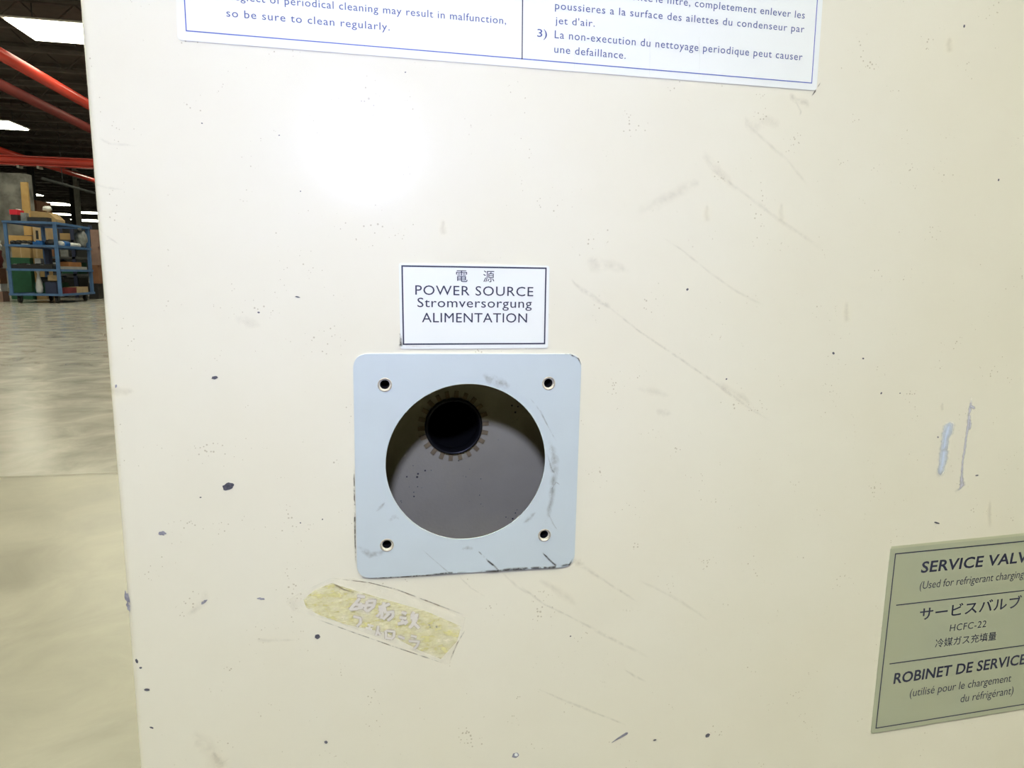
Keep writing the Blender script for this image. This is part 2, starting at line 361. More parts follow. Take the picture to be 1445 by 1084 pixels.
# joists
jy = 6.0
jm = None
while jy < 62:
    if jm is None:
        bm = bmesh.new(); x0, x1 = -33.5, 11.5
        box(bm, x0, x1, -0.06, 0.06, 0.50, 0.58); box(bm, x0, x1, -0.05, 0.05, 0.0, 0.07)
        x = x0; up = False
        while x < x1 - 0.5:
            tube(bm, (x, 0, 0.05 if not up else 0.52), (x + 0.5, 0, 0.52 if not up else 0.05), 0.018, 6); x += 0.5; up = not up
        j = obj('joist', bm, 'joist', ceil); jm = j.data
    else:
        j = link('joist', jm, 'joist', ceil)
    j.location = (0, jy, 5.36)
    jy += 1.55
# ceiling columns
def column(u0, u1, Y, m, label):
    a = P(u0, 300, Y); b = P(u1, 300, Y); w = b.x - a.x
    t = empty('steel_column', ((a.x + b.x) / 2, Y, 0), label, 'column')
    x = (a.x + b.x) / 2
    bm = bmesh.new(); box(bm, x - w / 2, x + w / 2, Y - w / 2, Y - w / 2 + 0.03, 0.02, 5.94); box(bm, x - w / 2, x + w / 2, Y + w / 2 - 0.03, Y + w / 2, 0.02, 5.94); box(bm, x - 0.02, x + 0.02, Y - w / 2 + 0.03, Y + w / 2 - 0.03, 0.02, 5.94)
    obj('shaft', bm, m, t)
    obj('base_plate', B(x - w * .8, x + w * .8, Y - w * .8, Y + w * .8, 0.0, 0.02), m, t)
column(107.5, 113.5, 40, 'steel', 'pale grey steel column between the far lights')
column(45, 52, 34, 'darksteel', 'dark steel column left of the far lights')
column(101, 106, 44, 'darksteel', 'dark steel column beside the pale column')

# red crane rails under the roof
def pipe_y(u, v, z, r, m, label, y0, y1, name='overhead_pipe', cat='pipe', hangers=True):
    # direction from the vanishing point of +y gives x for a chosen height
    rr = ray(u, v); k = (z - EYE) / rr.z; x = rr.x * k
    t = empty(name, (x, y0, z), label, cat)
    obj('tube', tube(bmesh.new(), (x, y0, z), (x, y1, z), r, 20), m, t, True)
    if hangers:
        for yy in (y0 + 1.5, (y0 + y1) / 2, y1 - 1.5):
            bm = bmesh.new(); tube(bm, (x, yy, z + r), (x, yy, 5.94), 0.012, 8); obj('hanger_rod', bm, 'darksteel', t)
            bm = bmesh.new(); bm2 = bm
            n = 20; R0 = r * 1.06
            ring = lambda Rr, y: [bm.verts.new((x + Rr * math.cos(2 * math.pi * i / n), y, z + Rr * math.sin(2 * math.pi * i / n))) for i in range(n)]
            A, Z = ring(R0, yy - 0.02), ring(R0, yy + 0.02)
            for i in range(n): bm.faces.new((A[i], A[(i + 1) % n], Z[(i + 1) % n], Z[i]))
            obj('clamp', bm, 'darksteel', t)
    return t
pipe_y(0, 76, 4.3, 0.105, 'red', 'upper glossy red pipe slanting below the big light', 6, 40)
pipe_y(0, 119, 4.3, 0.105, 'shadedred', 'red pipe coloured as in shade, slanting under the glossy one', 6, 40)
pipe_y(0, 212, 4.55, 0.105, 'red', 'far red pipe slanting behind the level red beam', 14, 50)
a = P(0, 225, 20); b = P(126, 232, 20)
zc = (a.z + b.z) / 2
t = empty('red_beam', (-9, 20, zc), 'level red beam crossing the hall above the trolley', 'beam')
bm = bmesh.new(); x0, x1 = -24, 4
box(bm, x0, x1, 19.88, 20.12, zc + 0.09, zc + 0.12); box(bm, x0, x1, 19.88, 20.12, zc - 0.12, zc - 0.09); box(bm, x0, x1, 19.985, 20.015, zc - 0.09, zc + 0.09)
tube(bm, (x0, 19.92, zc), (x1, 19.92, zc), 0.085, 20)
obj('rail', bm, 'red', t)
for xx in (-20, -13, -3):
    obj('hanger_rod', tube(bmesh.new(), (xx, 20, zc + 0.12), (xx, 20, 5.94), 0.015, 8), 'darksteel', t)
for uu in (28, 56):
    p = P(uu, 236, 20)
    obj('trolley_clip', B(p.x - 0.03, p.x + 0.03, 19.9, 20.1, zc - 0.19, zc - 0.12), 'palegrey', t)
# dark pipe under the red beam
pipe_y(60, 252, 3.75, 0.05, 'darksteel', 'thin dark pipe slanting below the far red pipe', 26, 48, hangers=True)

# high-bay ceiling lights
def light(w, d, group=None, label=None):
    t = empty('ceiling_light', (0, 0, 5.0), label, 'ceiling light', group)
    bm = bmesh.new(); box(bm, -w / 2, w / 2, -d / 2, d / 2, 5.02, 5.05)
    obj('housing', bm, 'housing', t, bevel=0.01)
    bm = bmesh.new(); box(bm, -w / 2 + 0.04, w / 2 - 0.04, -d / 2 + 0.04, d / 2 - 0.04, 4.985, 5.02)
    obj('diffuser', bm, 'lens', t)
    for sx in (-1, 1):
        obj('hanger_rod', tube(bmesh.new(), (sx * w * .35, 0, 5.05), (sx * w * .35, 0, 5.94), 0.008, 6), 'darksteel', t)
    return t
def dup(root, loc, label=None, group=None):
    r = root.copy(); COL.objects.link(r); r.location = loc
    r.scale = (1, 1, 1)
    if label: r['label'] = label
    if group: r['group'] = group
    elif 'group' in r: del r['group']
    for ch in root.children:
        c = ch.copy(); COL.objects.link(c); c.parent = r; c.matrix_parent_inverse = ch.matrix_parent_inverse.copy()
    return r
L0 = light(1.25, 1.25, 'ceiling lights seen in the photo', 'large nearest white ceiling light at the top left corner')
G = 'ceiling lights seen in the photo'
def fl_at(u, v):
    r = ray(u, v); k = (5.0 - EYE) / r.z; return EYEP + r * k
p = fl_at(22.3, 39.8)
L0.location = (p.x + 0.87, p.y + 0.06, 5.0); L0.scale = (1.4, 0.92, 1)
p = fl_at(28, 178); dup(L0, (p.x - 0.62, p.y, 5.0), 'second nearest ceiling light, at the left photo edge above the red beam', G)
for (u, v, s, lab) in ((41, 274.5, .9, 'small round-looking far ceiling light above the plywood frame'),
                    (78.5, 288, 1.45, 'upper wide far ceiling light above the open carton'),
                    (86, 302.5, 1.3, 'lower far ceiling light just above the trolley top'),
                    (125.5, 300.5, 1.35, 'upper of two far ceiling lights beside the cabinet edge'),
                    (125, 311.5, 1.6, 'lower of two far ceiling lights beside the cabinet edge')):
    p = fl_at(u, v)
    if p.y > 60:
        p = EYEP + (p - EYEP) * (60 / p.y)
    r = dup(L0, (p.x, p.y, 5.0 + (p.z - 5.0)), lab, G); r.scale = (s, s, 1)
G2 = 'added ceiling lights out of frame'  # unseen lights added to brighten the panel and the floor
for (x, y) in ((-5.9, 4.5), (-0.2, 4.5), (5.5, 4.5), (-11.6, 14.1), (-0.2, 14.1), (-5.9, 23.7), (-11.6, 33.3), (-11.6, 4.5), (-17.3, 14.1), (-0.2, 0.6), (-3.0, 3.6), (-5.4, 3.0), (-3.2, 6.2), (-6.4, 8.8), (-8.8, 4.5),
               (-4.5, -1.2), (-2.7, -1.2), (-0.9, -1.2), (0.9, -1.2), (2.7, -1.2), (4.5, -1.2), (-2.4, -1.9), (-0.8, -1.9), (0.8, -1.9), (2.4, -1.9), (-3.6, -2.6), (-1.2, -2.6), (1.2, -2.6), (3.6, -2.6),  (-8.8, 14.0), (-4.4, 11), (-4.4, 16.5), (-7.5, 26), (-9.4, 12.2), (-2.2, 8.6), (-8.8, 9.4), (-5.6, 18.6), (-11.8, 18.4), (-3, 13.6), (-3, 20), (-9.4, 28.4)):
    dup(L0, (x, y, 5.0), 'added ceiling light out of view, brightening panel and floor', G2)

# ------------------------------------------------------------------ the cream machine cabinet
XL, XR, ZB, ZT, DEP, RB = P(153, 542).x, 0.66, 0.06, 1.30, 0.62, 0.0035
HC = (P(659, 653).x, P(659, 653).z); HR = (P(771, 653).x - P(546.5, 653).x) / 2
BOLT = [q(543, 543), q(774, 541), q(768, 755), q(546, 769)]
cab = empty('machine_cabinet', ((XL + XR) / 2, DEP / 2, 0), 'large cream painted machine cabinet with a round power opening, filling the photo', 'machine cabinet')
BR_ = 0.0019
front = sheet('front_panel', [[(XL + RB, ZB), (XR - RB, ZB), (XR - RB, ZT), (XL + RB, ZT)], circle(HC, HR + 0.0006)] + [circle(c, 0.0026, 24) for c in BOLT], 0.0015, 0.0015, 'cream', cab)
bm = bmesh.new()
def arc(cx, cy, a0, a1, n=8): return [(cx + RB * math.cos(math.radians(a0 + (a1 - a0) * i / n)), cy + RB * math.sin(math.radians(a0 + (a1 - a0) * i / n))) for i in range(n + 1)]
prof = arc(XL + RB, RB, 270, 180) + [(XL, DEP - RB)] + arc(XL + RB, DEP - RB, 180, 90) + [(XR - RB, DEP)] + arc(XR - RB, DEP - RB, 90, 0) + [(XR, RB)] + arc(XR - RB, RB, 0, -90)
lo = [bm.verts.new((x, y, ZB)) for x, y in prof]; hi = [bm.verts.new((x, y, ZT)) for x, y in prof]
for i in range(len(prof) - 1): bm.faces.new((lo[i], lo[i + 1], hi[i + 1], hi[i]))
bm.faces.new(hi); bm.faces.new(lo[::-1])
shell = obj('side_shell', bm, 'cream', cab)
for x in (XL + 0.05, XR - 0.05):
    for y in (0.06, DEP - 0.06):
        bm = bmesh.new(); tube(bm, (x, y, 0), (x, y, 0.02), 0.03, 20); tube(bm, (x, y, 0.02), (x, y, ZB), 0.012, 12)
        obj('levelling_foot', bm, 'darksteel', cab)

# recess behind the round opening
RD = 0.074
bx0, bx1, bz0, bz1 = HC[0] - 0.085, HC[0] + 0.085, HC[1] - 0.085, HC[1] + 0.085
GC_w = P(640, 601, RD); GC = (GC_w.x, GC_w.z); s_px = (P(641, 601, RD) - GC_w).length
recess = sheet('recess_back', [[(bx0, bz0), (bx1, bz0), (bx1, bz1), (bx0, bz1)], circle(GC, 36 * s_px, 64)], RD + 0.0012, 0.0012, 'recess', cab)
tag(recess, 'grey dusty inner sheet seen through the round opening')
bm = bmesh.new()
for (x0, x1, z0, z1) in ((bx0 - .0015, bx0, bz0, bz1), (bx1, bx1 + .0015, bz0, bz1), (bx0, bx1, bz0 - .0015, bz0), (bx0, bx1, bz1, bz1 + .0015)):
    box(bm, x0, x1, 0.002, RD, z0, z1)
obj('recess_side', bm, 'shadedark', cab)  # sides coloured dark to hold down bounced light in the recess
sheet('bounce_blocker', [[(bx0, bz0), (bx1, bz0), (bx1, bz1), (bx0, bz1)], circle(HC, HR + 0.0012)] + [circle(c, 0.0032, 24) for c in BOLT], 0.0032, 0.001, 'shadedark', cab)  # added dark sheet, stops bounce off the back of the front panel
# bushing: dark ring round the wire passage
ri, ro = 34.5 * s_px, 40.5 * s_px
bm = lathe_y(bmesh.new(), GC, [(ri, RD + 0.30), (ri, RD + 0.003), (ri + 0.0006, RD - 0.0028), (ri + 0.0014, RD - 0.0038), (ro - 0.0006, RD - 0.0036), (ro, RD - 0.002), (ro, RD + 0.002)], 72)
bush = obj('conduit_bushing', bm, 'bush', cab, True); tag(bush, 'dark metal ring round the black wire passage')
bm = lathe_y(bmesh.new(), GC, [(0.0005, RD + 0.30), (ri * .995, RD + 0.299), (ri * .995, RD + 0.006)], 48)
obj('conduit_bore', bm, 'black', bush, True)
n = 22; pts = []
for i in range(n):
    a0 = 2 * math.pi * i / n + math.radians(-13)
    da = 2 * math.pi / n
    rt = 50.0 * s_px; rb = 40.0 * s_px
    ht, hb = da * 0.195, da * 0.25
    for k, (rr, aa) in enumerate(((rb, -hb), (rt * (1 + random.uniform(-.006, .006)), -ht), (rt, ht), (rb, hb))):
        pts.append((GC[0] + rr * math.cos(a0 + aa), GC[1] + rr * math.sin(a0 + aa)))
w = sheet('lock_washer', [pts, circle(GC, ro * 0.93, 64)], RD - 0.0001, 0.0010, 'washer', cab); tag(w, 'toothed brass coloured washer round the wire passage')
# streak of old sealant below the washer
def on_back(u, v):
    p = P(u, v, RD); return p
for k, (uu, vv, rr) in enumerate(((628, 668, 2.2), (640, 672, 1.6), (634, 690, 1.2))):
    c = on_back(uu, vv)
    sheet('sealant_streak', [[(c.x + rr * s_px * math.cos(a) * 1.0, c.z + 12 * s_px * math.sin(a)) for a in [2 * math.pi * i / 14 for i in range(14)]]], RD, 0.0003, 'recess', cab)

# blue-grey square plate
PQ = [(498, 499), (820.5, 499.5), (810.0, 799.5), (504.0, 816.5)]
pl = sheet('mounting_plate', [rounded([q(*p) for p in PQ], 0.0085, 8), circle(HC, HR)] + [circle(c, 0.0031, 32) for c in BOLT], 0.0, 0.0005, 'bluegrey', cab)
tag(pl, 'blue-grey square plate with rounded corners and a round opening')
for c in BOLT:
    bm = lathe_y(bmesh.new(), c, [(0.0038, -0.00052), (0.0036, -0.0007), (0.0032, -0.00072), (0.0029, 0.0002), (0.0027, 0.008), (0.0027, 0.016), (0.0001, 0.016)], 32)
    sck = obj('screw_hole', bm, 'socket', pl, True)
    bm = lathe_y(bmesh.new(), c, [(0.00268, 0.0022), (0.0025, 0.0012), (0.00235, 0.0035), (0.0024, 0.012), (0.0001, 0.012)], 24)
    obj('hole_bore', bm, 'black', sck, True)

# power source label
YL = -0.0001
pw = sheet('power_label', [rounded([q(562.8, 371), q(775.3, 375.2), q(773.3, 491.3), q(565.3, 492.6)], 0.0015)], 0, 0.0002, 'lwhite', cab)
tag(pw, 'white framed label above the plate, with POWER SOURCE in navy')
y1 = -0.00025
rule_frame('border', [(566.3, 374.3), (771.3, 377.6), (769.2, 485.8), (568.4, 486.8)], 2.1, 'ink', pw, y1 + 0.00002)
text('電', (643.5, 396.5), (659.6, 396.7), 15, 'ink', pw, y1)
text('源', (681.8, 396.8), (697.4, 397.0), 15, 'ink', pw, y1)
text('POWER SOURCE', (586, 415.9), (752.3, 418.1), 13.2, 'ink', pw, y1, spacing=1.08)
text('Stromversorgung', (589, 433.3), (750.2, 434.5), 13, 'ink', pw, y1, spacing=1.06)
text('ALIMENTATION', (595.4, 454.8), (743.5, 455.2), 13.2, 'ink', pw, y1, spacing=1.05)

# cleaning instruction label (runs out of the picture at the top)
def ext(p0, p1, v): t = (v - p0[1]) / (p1[1] - p0[1]); return (p0[0] + (p1[0] - p0[0]) * t, v)
ins = sheet('instruction_label', [rounded([q(*p) for p in (ext((249, 0), (250.8, 56), -70), ext((1160.8, 0), (1152, 128), -25), (1152, 128), (250.8, 56.5))], 0.0022)], 0, 0.0002, 'lwhite', cab)
tag(ins, 'wide white instruction label with blue lettering at the top of the panel')
rule_frame('border', [ext((259.8, 0), (262.3, 44), -62), ext((1153.6, 0), (1145.5, 118), -16), (1145.5, 118), (262.3, 44.3)], 1.5, 'inkline', ins, y1 + 0.00002)
rule('divider', ext((737.3, 0), (736.6, 84), -40), (736.6, 84), 1.5, 'ink', ins, y1 + 0.00001)
text('Neglect of periodical cleaning may result in malfunction,', (318, -0.8), (714, 34.3), 10.6, 'inkblue', ins, y1, spacing=1.1)
text('so be sure to clean regularly.', (319.8, 23.6), (550, 43.4), 10.6, 'inkblue', ins, y1, spacing=1.12)
text('demonte', (860, -3.4), (920.5, 3.2), 10.2, 'inkblue', ins, y1, spacing=1.1)
text('le filtre, completement enlever les', (925.5, 3.6), (1135, 26.6), 10.4, 'inkblue', ins, y1, spacing=1.1)
text('poussieres a la surface des ailettes du condenseur par', (783, 13.0), (1134.3, 46.2), 10.4, 'inkblue', ins, y1, spacing=1.12)
text("jet d'air.", (783.5, 33.8), (839, 38.0), 10.4, 'inkblue', ins, y1, spacing=1.1)
text('3)', (757.8, 51.8), (771.6, 53.2), 11, 'inkblue', ins, y1)
text('La non-execution du nettoyage periodique peut causer', (782.5, 54.0), (1131.5, 85.6), 10.6, 'inkblue', ins, y1, spacing=1.12)
text('une defaillance.', (781.9, 74.4), (882.6, 83.4), 10.6, 'inkblue', ins, y1, spacing=1.1)
for uu, v0, v1 in ((810, 62, 100), (916, 50, 109), (986, 50, 114)):
    ribbon('film_crease', [(uu, v0, .8), (uu + 1, (v0 + v1) / 2, .8), (uu, v1, .8)], 'smearfaint', ins, y1 - 0.00002)

# service valve label (runs out of the picture on the right)
def extu(p0, p1, u): t = (u - p0[0]) / (p1[0] - p0[0]); return (u, p0[1] + (p1[1] - p0[1]) * t)
UR = 1512
sv = sheet('service_label', [rounded([q(*p) for p in ((1256.5, 773.2), extu((1256.5, 773.2), (1445, 754.3), UR), extu((1228.4, 1035.2), (1445, 1000), UR - 20), (1228.4, 1035.2))], 0.0018)], 0, 0.0004, 'lsilver', cab)
tag(sv, 'olive silver foil label with SERVICE VALVE in black, at the lower right')
y2 = -0.00045
ribbon('foil_edge', [(1257, 772.6, 1.6), (1350, 763.3, 1.6), (1445, 753.8, 1.6), (1500, 748.3, 1.6)], 'silveredge', sv, y2 + 0.00003)
rule_frame('border', [(1262.4, 780.8), extu((1262.4, 780.8), (1445, 762.8), UR - 6), extu((1234.7, 1028), (1445, 994), UR - 27), (1234.7, 1028)], 1.4, 'ink', sv, y2 + 0.00002)
rule('divider', (1263.9, 853.8), extu((1263.9, 853.8), (1445, 832.9), UR - 16), 1.3, 'ink', sv, y2)
rule('divider', (1254.5, 936.6), extu((1254.5, 936.6), (1445, 910.3), UR - 24), 1.3, 'ink', sv, y2)
yt = y2
text('SERVICE VALVE', (1298.6, 808.0), (1386.4, 799.0), 15.2, 'ink', sv, yt, 0.02, 0.08, 1.04, ref='SERVICE')
text('(Used for refrigerant charging)', (1297, 831.3), (1400.4, 819.6), 10.6, 'ink', sv, yt, -0.002, 0.12, ref='(Used for refrigerant')
text('サービスバルブ', (1296.7, 874.3), (1439.8, 855.8), 16.5, 'ink', sv, yt, 0.012)
text('HCFC-22', (1339.2, 890.7), (1390.4, 884.4), 9.2, 'ink', sv, yt, 0, 0.06, 1.1)
text('冷媒ガス充填量', (1318.6, 912.9), (1404.6, 901.8), 11, 'ink', sv, yt, 0.004)
text('ROBINET DE SERVICE', (1259.8, 964.6), (1371.6, 947.6), 14.4, 'ink', sv, yt, 0.02, 0.08, 1.03, ref='ROBINET DE')
text('(utilisé pour le chargement', (1283, 983.0), (1425.7, 961.4), 10.6, 'ink', sv, yt, -0.002, 0.1)
text('du réfrigérant)', (1354.4, 991.0), (1428.8, 978.8), 10.6, 'ink', sv, yt, -0.002, 0.1)

# remains of a yellow tape strip with hand-written strokes
def hc(x, y): return (480 + x / 11.115, 830 + y / 11.115)
tp = sheet('tape_strip', [[q(*p) for p in ((403, 849), (420, 838), (466, 816), (500, 816.5), (575, 841), (657, 872), (652, 895), (634, 938), (560, 910), (470, 876), (414, 862))]], 0.00001, 0.00006, 'tapefilm', cab)
tag(tp, 'worn yellow tape strip with pale hand-drawn characters, below the plate')
sheet('glue_patch', [[q(*p) for p in ((428, 846), (444, 833), (468, 823), (490, 830), (540, 845), (600, 862), (651, 884), (645, 905), (622, 930), (590, 917), (545, 893), (490, 882), (450, 868), (432, 857))]], -0.00006, 0.00002, 'tape', tp)
ribbon('tape_edge', [(468, 816, .9), (520, 822, 1.0), (560, 832, 1.2), (605, 849, 1.3), (655, 868, 1.0)], 'tapeline', tp, -0.0001)
ribbon('tape_edge', [(448, 874, .8), (500, 893, 1.1), (560, 914, 1.1), (632, 938, 1.2)], 'tapeline', tp, -0.0001)
ribbon('tape_edge', [(656, 890, 1.0), (645, 908, 1.2), (634, 934, 1.0)], 'tapeline', tp, -0.0001)
ribbon('tape_edge', [(468, 822, 1.6), (485, 832, 1.6), (500, 836, 1.3)], 'tapeline', tp, -0.0001)
ST = [[(270,120),(390,140)], [(310,160),(240,240),(150,340)], [(240,250),(400,280)], [(160,335),(270,320),(360,300)], [(330,230),(300,310)], [(430,200),(550,195),(520,290),(425,365)], [(430,200),(390,330)], [(400,270),(510,265)], [(380,320),(430,365)],
      [(690,220),(665,340),(645,480)], [(600,300),(700,280),(780,245)], [(570,450),(620,400),(650,320)], [(720,390),(830,370),(825,440),(745,510)], [(770,400),(720,440),(670,490)], [(690,300),(715,390)], [(640,290),(620,360)],
      [(965,375),(1040,405)], [(930,460),(1040,475)], [(905,560),(990,545),(1060,520)], [(960,505),(1040,565)], [(1160,370),(1120,430),(1210,430)], [(1100,470),(1215,470)], [(1205,400),(1180,520),(1085,625)], [(1120,540),(1180,570),(1240,630)], [(1150,470),(1150,560)],
      [(205,440),(320,470),(320,540),(260,600)], [(430,570),(520,595)], [(470,590),(450,640)], [(400,620),(500,650)], [(600,590),(585,680),(560,740)], [(590,680),(630,735)],
      [(715,665),(720,790)], [(715,665),(850,680),(840,760),(800,800)], [(720,780),(800,790)], [(910,750),(1010,790)], [(1110,745),(1200,768)], [(1075,825),(1240,840),(1200,910),(1160,950)]]
for s in ST:
    r = 2.0 if s[0][1] < 430 or (s[0][0] > 880 and s[0][1] < 580) else 1.55
    faint = 380 < s[0][0] < 540 and s[0][1] > 560
    if not faint:
        ribbon('stroke_edge', [(*hc(x, y), r + 1.0) for x, y in s], 'greyline', tp, -0.00011, 0.12)
    ribbon('stroke', [(*hc(x, y), r) for x, y in s], 'lilac', tp, -0.00013, 0.12)

# paint chips: dark bare spots
CH = [(322, 686.5, 8, 5.6, .1), (303, 533, 5, 2.1, .15), (448, 898.5, 4.2, 3.2, 0), (207.5, 973.5, 4.5, 1.8, -.2), (193, 933, 1.6, 4.2, .3), (198.5, 942.5, 2.2, 1.3, 0), (214, 1027, 2.8, 1.3, -.4),
      (460, 1047.5, 2.4, 2.2, 0), (998.5, 1038, 3, 2.8, 0), (924, 1044.5, 2.2, 1.2, .3), (970, 408.5, 1.6, 1.6, 0), (1025, 535, 1.1, 1.0, 0), (1360.5, 37, 1.3, 1.6, 0), (1409, 254, 1.2, 1.2, 0),
      (1176, 498.5, 1.6, 1.6, 0), (1218, 506, 1.2, 1.1, 0), (1243.5, 555, 1.1, 1.3, 0), (1378.5, 671, 2.1, .9, 0), (1322, 738, 4.5, .9, -.3), (365, 441, 1.8, 1.2, -.5), (420, 419, 3, .9, -.2), (283, 702, 1.6, .8, 0),
      (424, 738, 1, 1, 0), (455, 733, 1, 1, 0), (606, 882, .1 + 1, 1, 0), (1323.5, 617, 1, 1, 0), (804, 786, 1.2, 1, 0), (805, 898, 1, 1, 0), (572, 102, 1, .8, 0), (394, 191, .9, .8, 0), (424, 270, .9, .8, 0), (285, 174, 1, 1, 0), (740, 787, 1.4, 1, 0), (1270, 555, .8, .8, 0), (616, 884.5, 1.2, 1.2, 0), (607, 885, 1.1, 1.1, 0)]
for (u, v, a, b, an) in CH: blob('paint_chip', u, v, a, b, 'chip', cab, an)
for (u, v, a, b, an) in ((229, 752.5, 5.5, 3.2, -.5), (288, 849.5, 4.2, 2.4, .5), (368.5, 845, 4.2, 1.9, -.1), (179.5, 843, 2.6, 11, 0.06), (181, 856, 2.4, 7, 0), (163.8, 545, 1.2, 3, 0)):
    blob('paint_chip', u, v, a, b, 'chiplilac', cab, an, rough=.45)
c = blob('paint_chip', 727.5, 1066, 4.2, 4.4, 'chiplilac', cab, 0); blob('chip_centre', 728.2, 1065, 2.0, 2.6, 'lwhite', c, .3, y=-0.00018)
ribbon('scratch', [(863, 1048, .4), (872, 1042, 1.3), (884, 1035, 2.0), (886, 1034, .6)], 'chiplilac', cab, -0.00016)

# scuffs and smears
SM = [([(806, 394, 2), (815, 405, 3.5), (850, 428, 4.5), (862, 433, 3)], 'smear'),
      ([(850, 426, 1.8), (900, 466, 2), (950, 500, 2), (1000, 534, 2.2), (1045, 568, 2.4), (1090, 596, 2)], 'smear'),
      ([(1010, 540, 5), (1040, 556, 7), (1062, 572, 3)], 'smearfaint'),
      ([(935, 335, 1.5), (965, 355, 2), (1003, 386, 2.2), (1040, 412, 2.4), (1080, 432, 2)], 'smearfaint'),
      ([(832, 362, 8), (838, 372, 12), (870, 376, 9), (890, 384, 4)], 'smearfaint'),
      ([(897, 300, 6), (935, 283, 12), (975, 262, 10), (988, 255, 4)], 'smearfaint'),
      ([(993, 212, 4), (1000, 228, 8), (1020, 248, 7), (1040, 268, 4)], 'smearfaint'),
      ([(1050, 165, 4), (1062, 180, 10), (1085, 168, 9), (1100, 180, 5)], 'smearfaint'),
      ([(1050, 172, 2), (1075, 195, 3), (1110, 225, 3), (1140, 262, 3)], 'smearfaint'),
      ([(1000, 236, 2), (1040, 266, 3), (1100, 310, 4), (1160, 352, 3)], 'smearfaint'),
      ([(1114, 132, 3), (1120, 140, 5), (1138, 146, 5), (1142, 152, 3)], 'smear'),
      ([(1122, 142, 1.5), (1130, 158, 2), (1128, 164, 1.5)], 'smear'),
      ([(1145, 136, .7), (1150, 129, 1.2), (1158, 116, .7)], 'grime'),
      ([(806, 788, 3), (815, 794, 7), (826, 802, 4), (850, 818, 2.5), (882, 838, 2), (900, 850, 1.5)], 'smear'),
      ([(735, 827, .8), (742, 833, 2), (768, 853, 2), (800, 868, 2), (860, 900, 3), (920, 930, 3)], 'smear'),
      ([(760, 818, 4), (785, 832, 7), (815, 855, 4)], 'smearfaint'),
      ([(648, 814, 1), (665, 830, 1.5), (685, 842, 1.5)], 'smear'),
      ([(706, 806, 2), (730, 828, 2.5), (745, 838, 2)], 'smearfaint'),
      ([(756, 971, 1.2), (800, 990, 2.5), (850, 1010, 2), (885, 1024, 1.5)], 'smear'),
      ([(880, 944, 1.5), (895, 954, 2.2), (912, 962, 1.5)], 'smear'),
      ([(900, 818, 2), (960, 848, 3), (1000, 876, 2)], 'smearfaint'),
      ([(130, 258, 2), (150, 265, 3), (175, 268, 1)], 'smearfaint'),
      ([(140, 195, 2), (155, 203, 3), (195, 206, 2)], 'smearfaint'),
      ([(138, 318, 1), (146, 330, 2.5), (170, 346, 1.5)], 'smear'),
      ([(330, 448, 5), (350, 455, 9), (370, 460, 4)], 'smearfaint'),
      ([(150, 550, 4), (166, 552, 10), (190, 552, 4)], 'drip'),
      ([(262, 870, 4), (288, 850, 9), (292, 832, 4)], 'smearfaint'),
      ([(360, 902, 3), (378, 904, 5), (420, 903, 2)], 'smearfaint'),
      ([(272, 1030, 4), (290, 1052, 16), (308, 1080, 18), (315, 1086, 14)], 'smearfaint'),
      ([(300, 1060, 3), (308, 1072, 7), (312, 1084, 5)], 'smear'),
      ([(898, 548, 3), (920, 552, 7), (945, 560, 3)], 'smearfaint'), ([(925, 580, 4), (937, 583, 7), (948, 584, 3)], 'smearfaint')]
for pts, m in SM: ribbon('scuff_mark', pts, m, cab, -0.00008, 0.3)
# old drip stains
for (u, v0, v1, r) in ((1340, 52, 75, 6), (1195, 425, 456, 5), (998, 288, 314, 5), (1103, 286, 314, 4.5), (626, 310, 332, 6), (1397, 705, 745, 4), (1330, 568, 580, 3)):
    ribbon('drip_stain', [(u, v0, r * .5), (u - 1, (v0 + v1) / 2, r), (u, v1, r)], 'drip', cab, -0.00008, 0.15)
# blue rub marks
def bmk(x, y, r): return (1290 + x / 6.375, 540 + y / 6.375, r / 6.375)
o = ribbon('rub_mark', [bmk(*p) for p in ((320, 340, 20), (318, 375, 55), (300, 430, 62), (280, 500, 45), (272, 560, 45), (268, 620, 48), (258, 690, 50), (250, 745, 40), (236, 805, 44), (232, 850, 30))], 'bluemark', cab, -0.00008, 0.1)
tag(o, 'broad pale blue rub mark on the right of the panel')
for pts in (((515, 120, 10), (508, 180, 18), (498, 260, 20), (486, 380, 20), (468, 480, 15), (452, 600, 15), (433, 720, 12), (425, 850, 18), (428, 920, 30), (408, 955, 12), (360, 985, 14)), ((500, 205, 16), (525, 222, 18), (550, 234, 10)), ((500, 330, 12), (505, 380, 14), (495, 430, 8))):
    ribbon('scrape_mark', [bmk(*p) for p in pts], 'lilacmark', cab, -0.00008, 0.25)
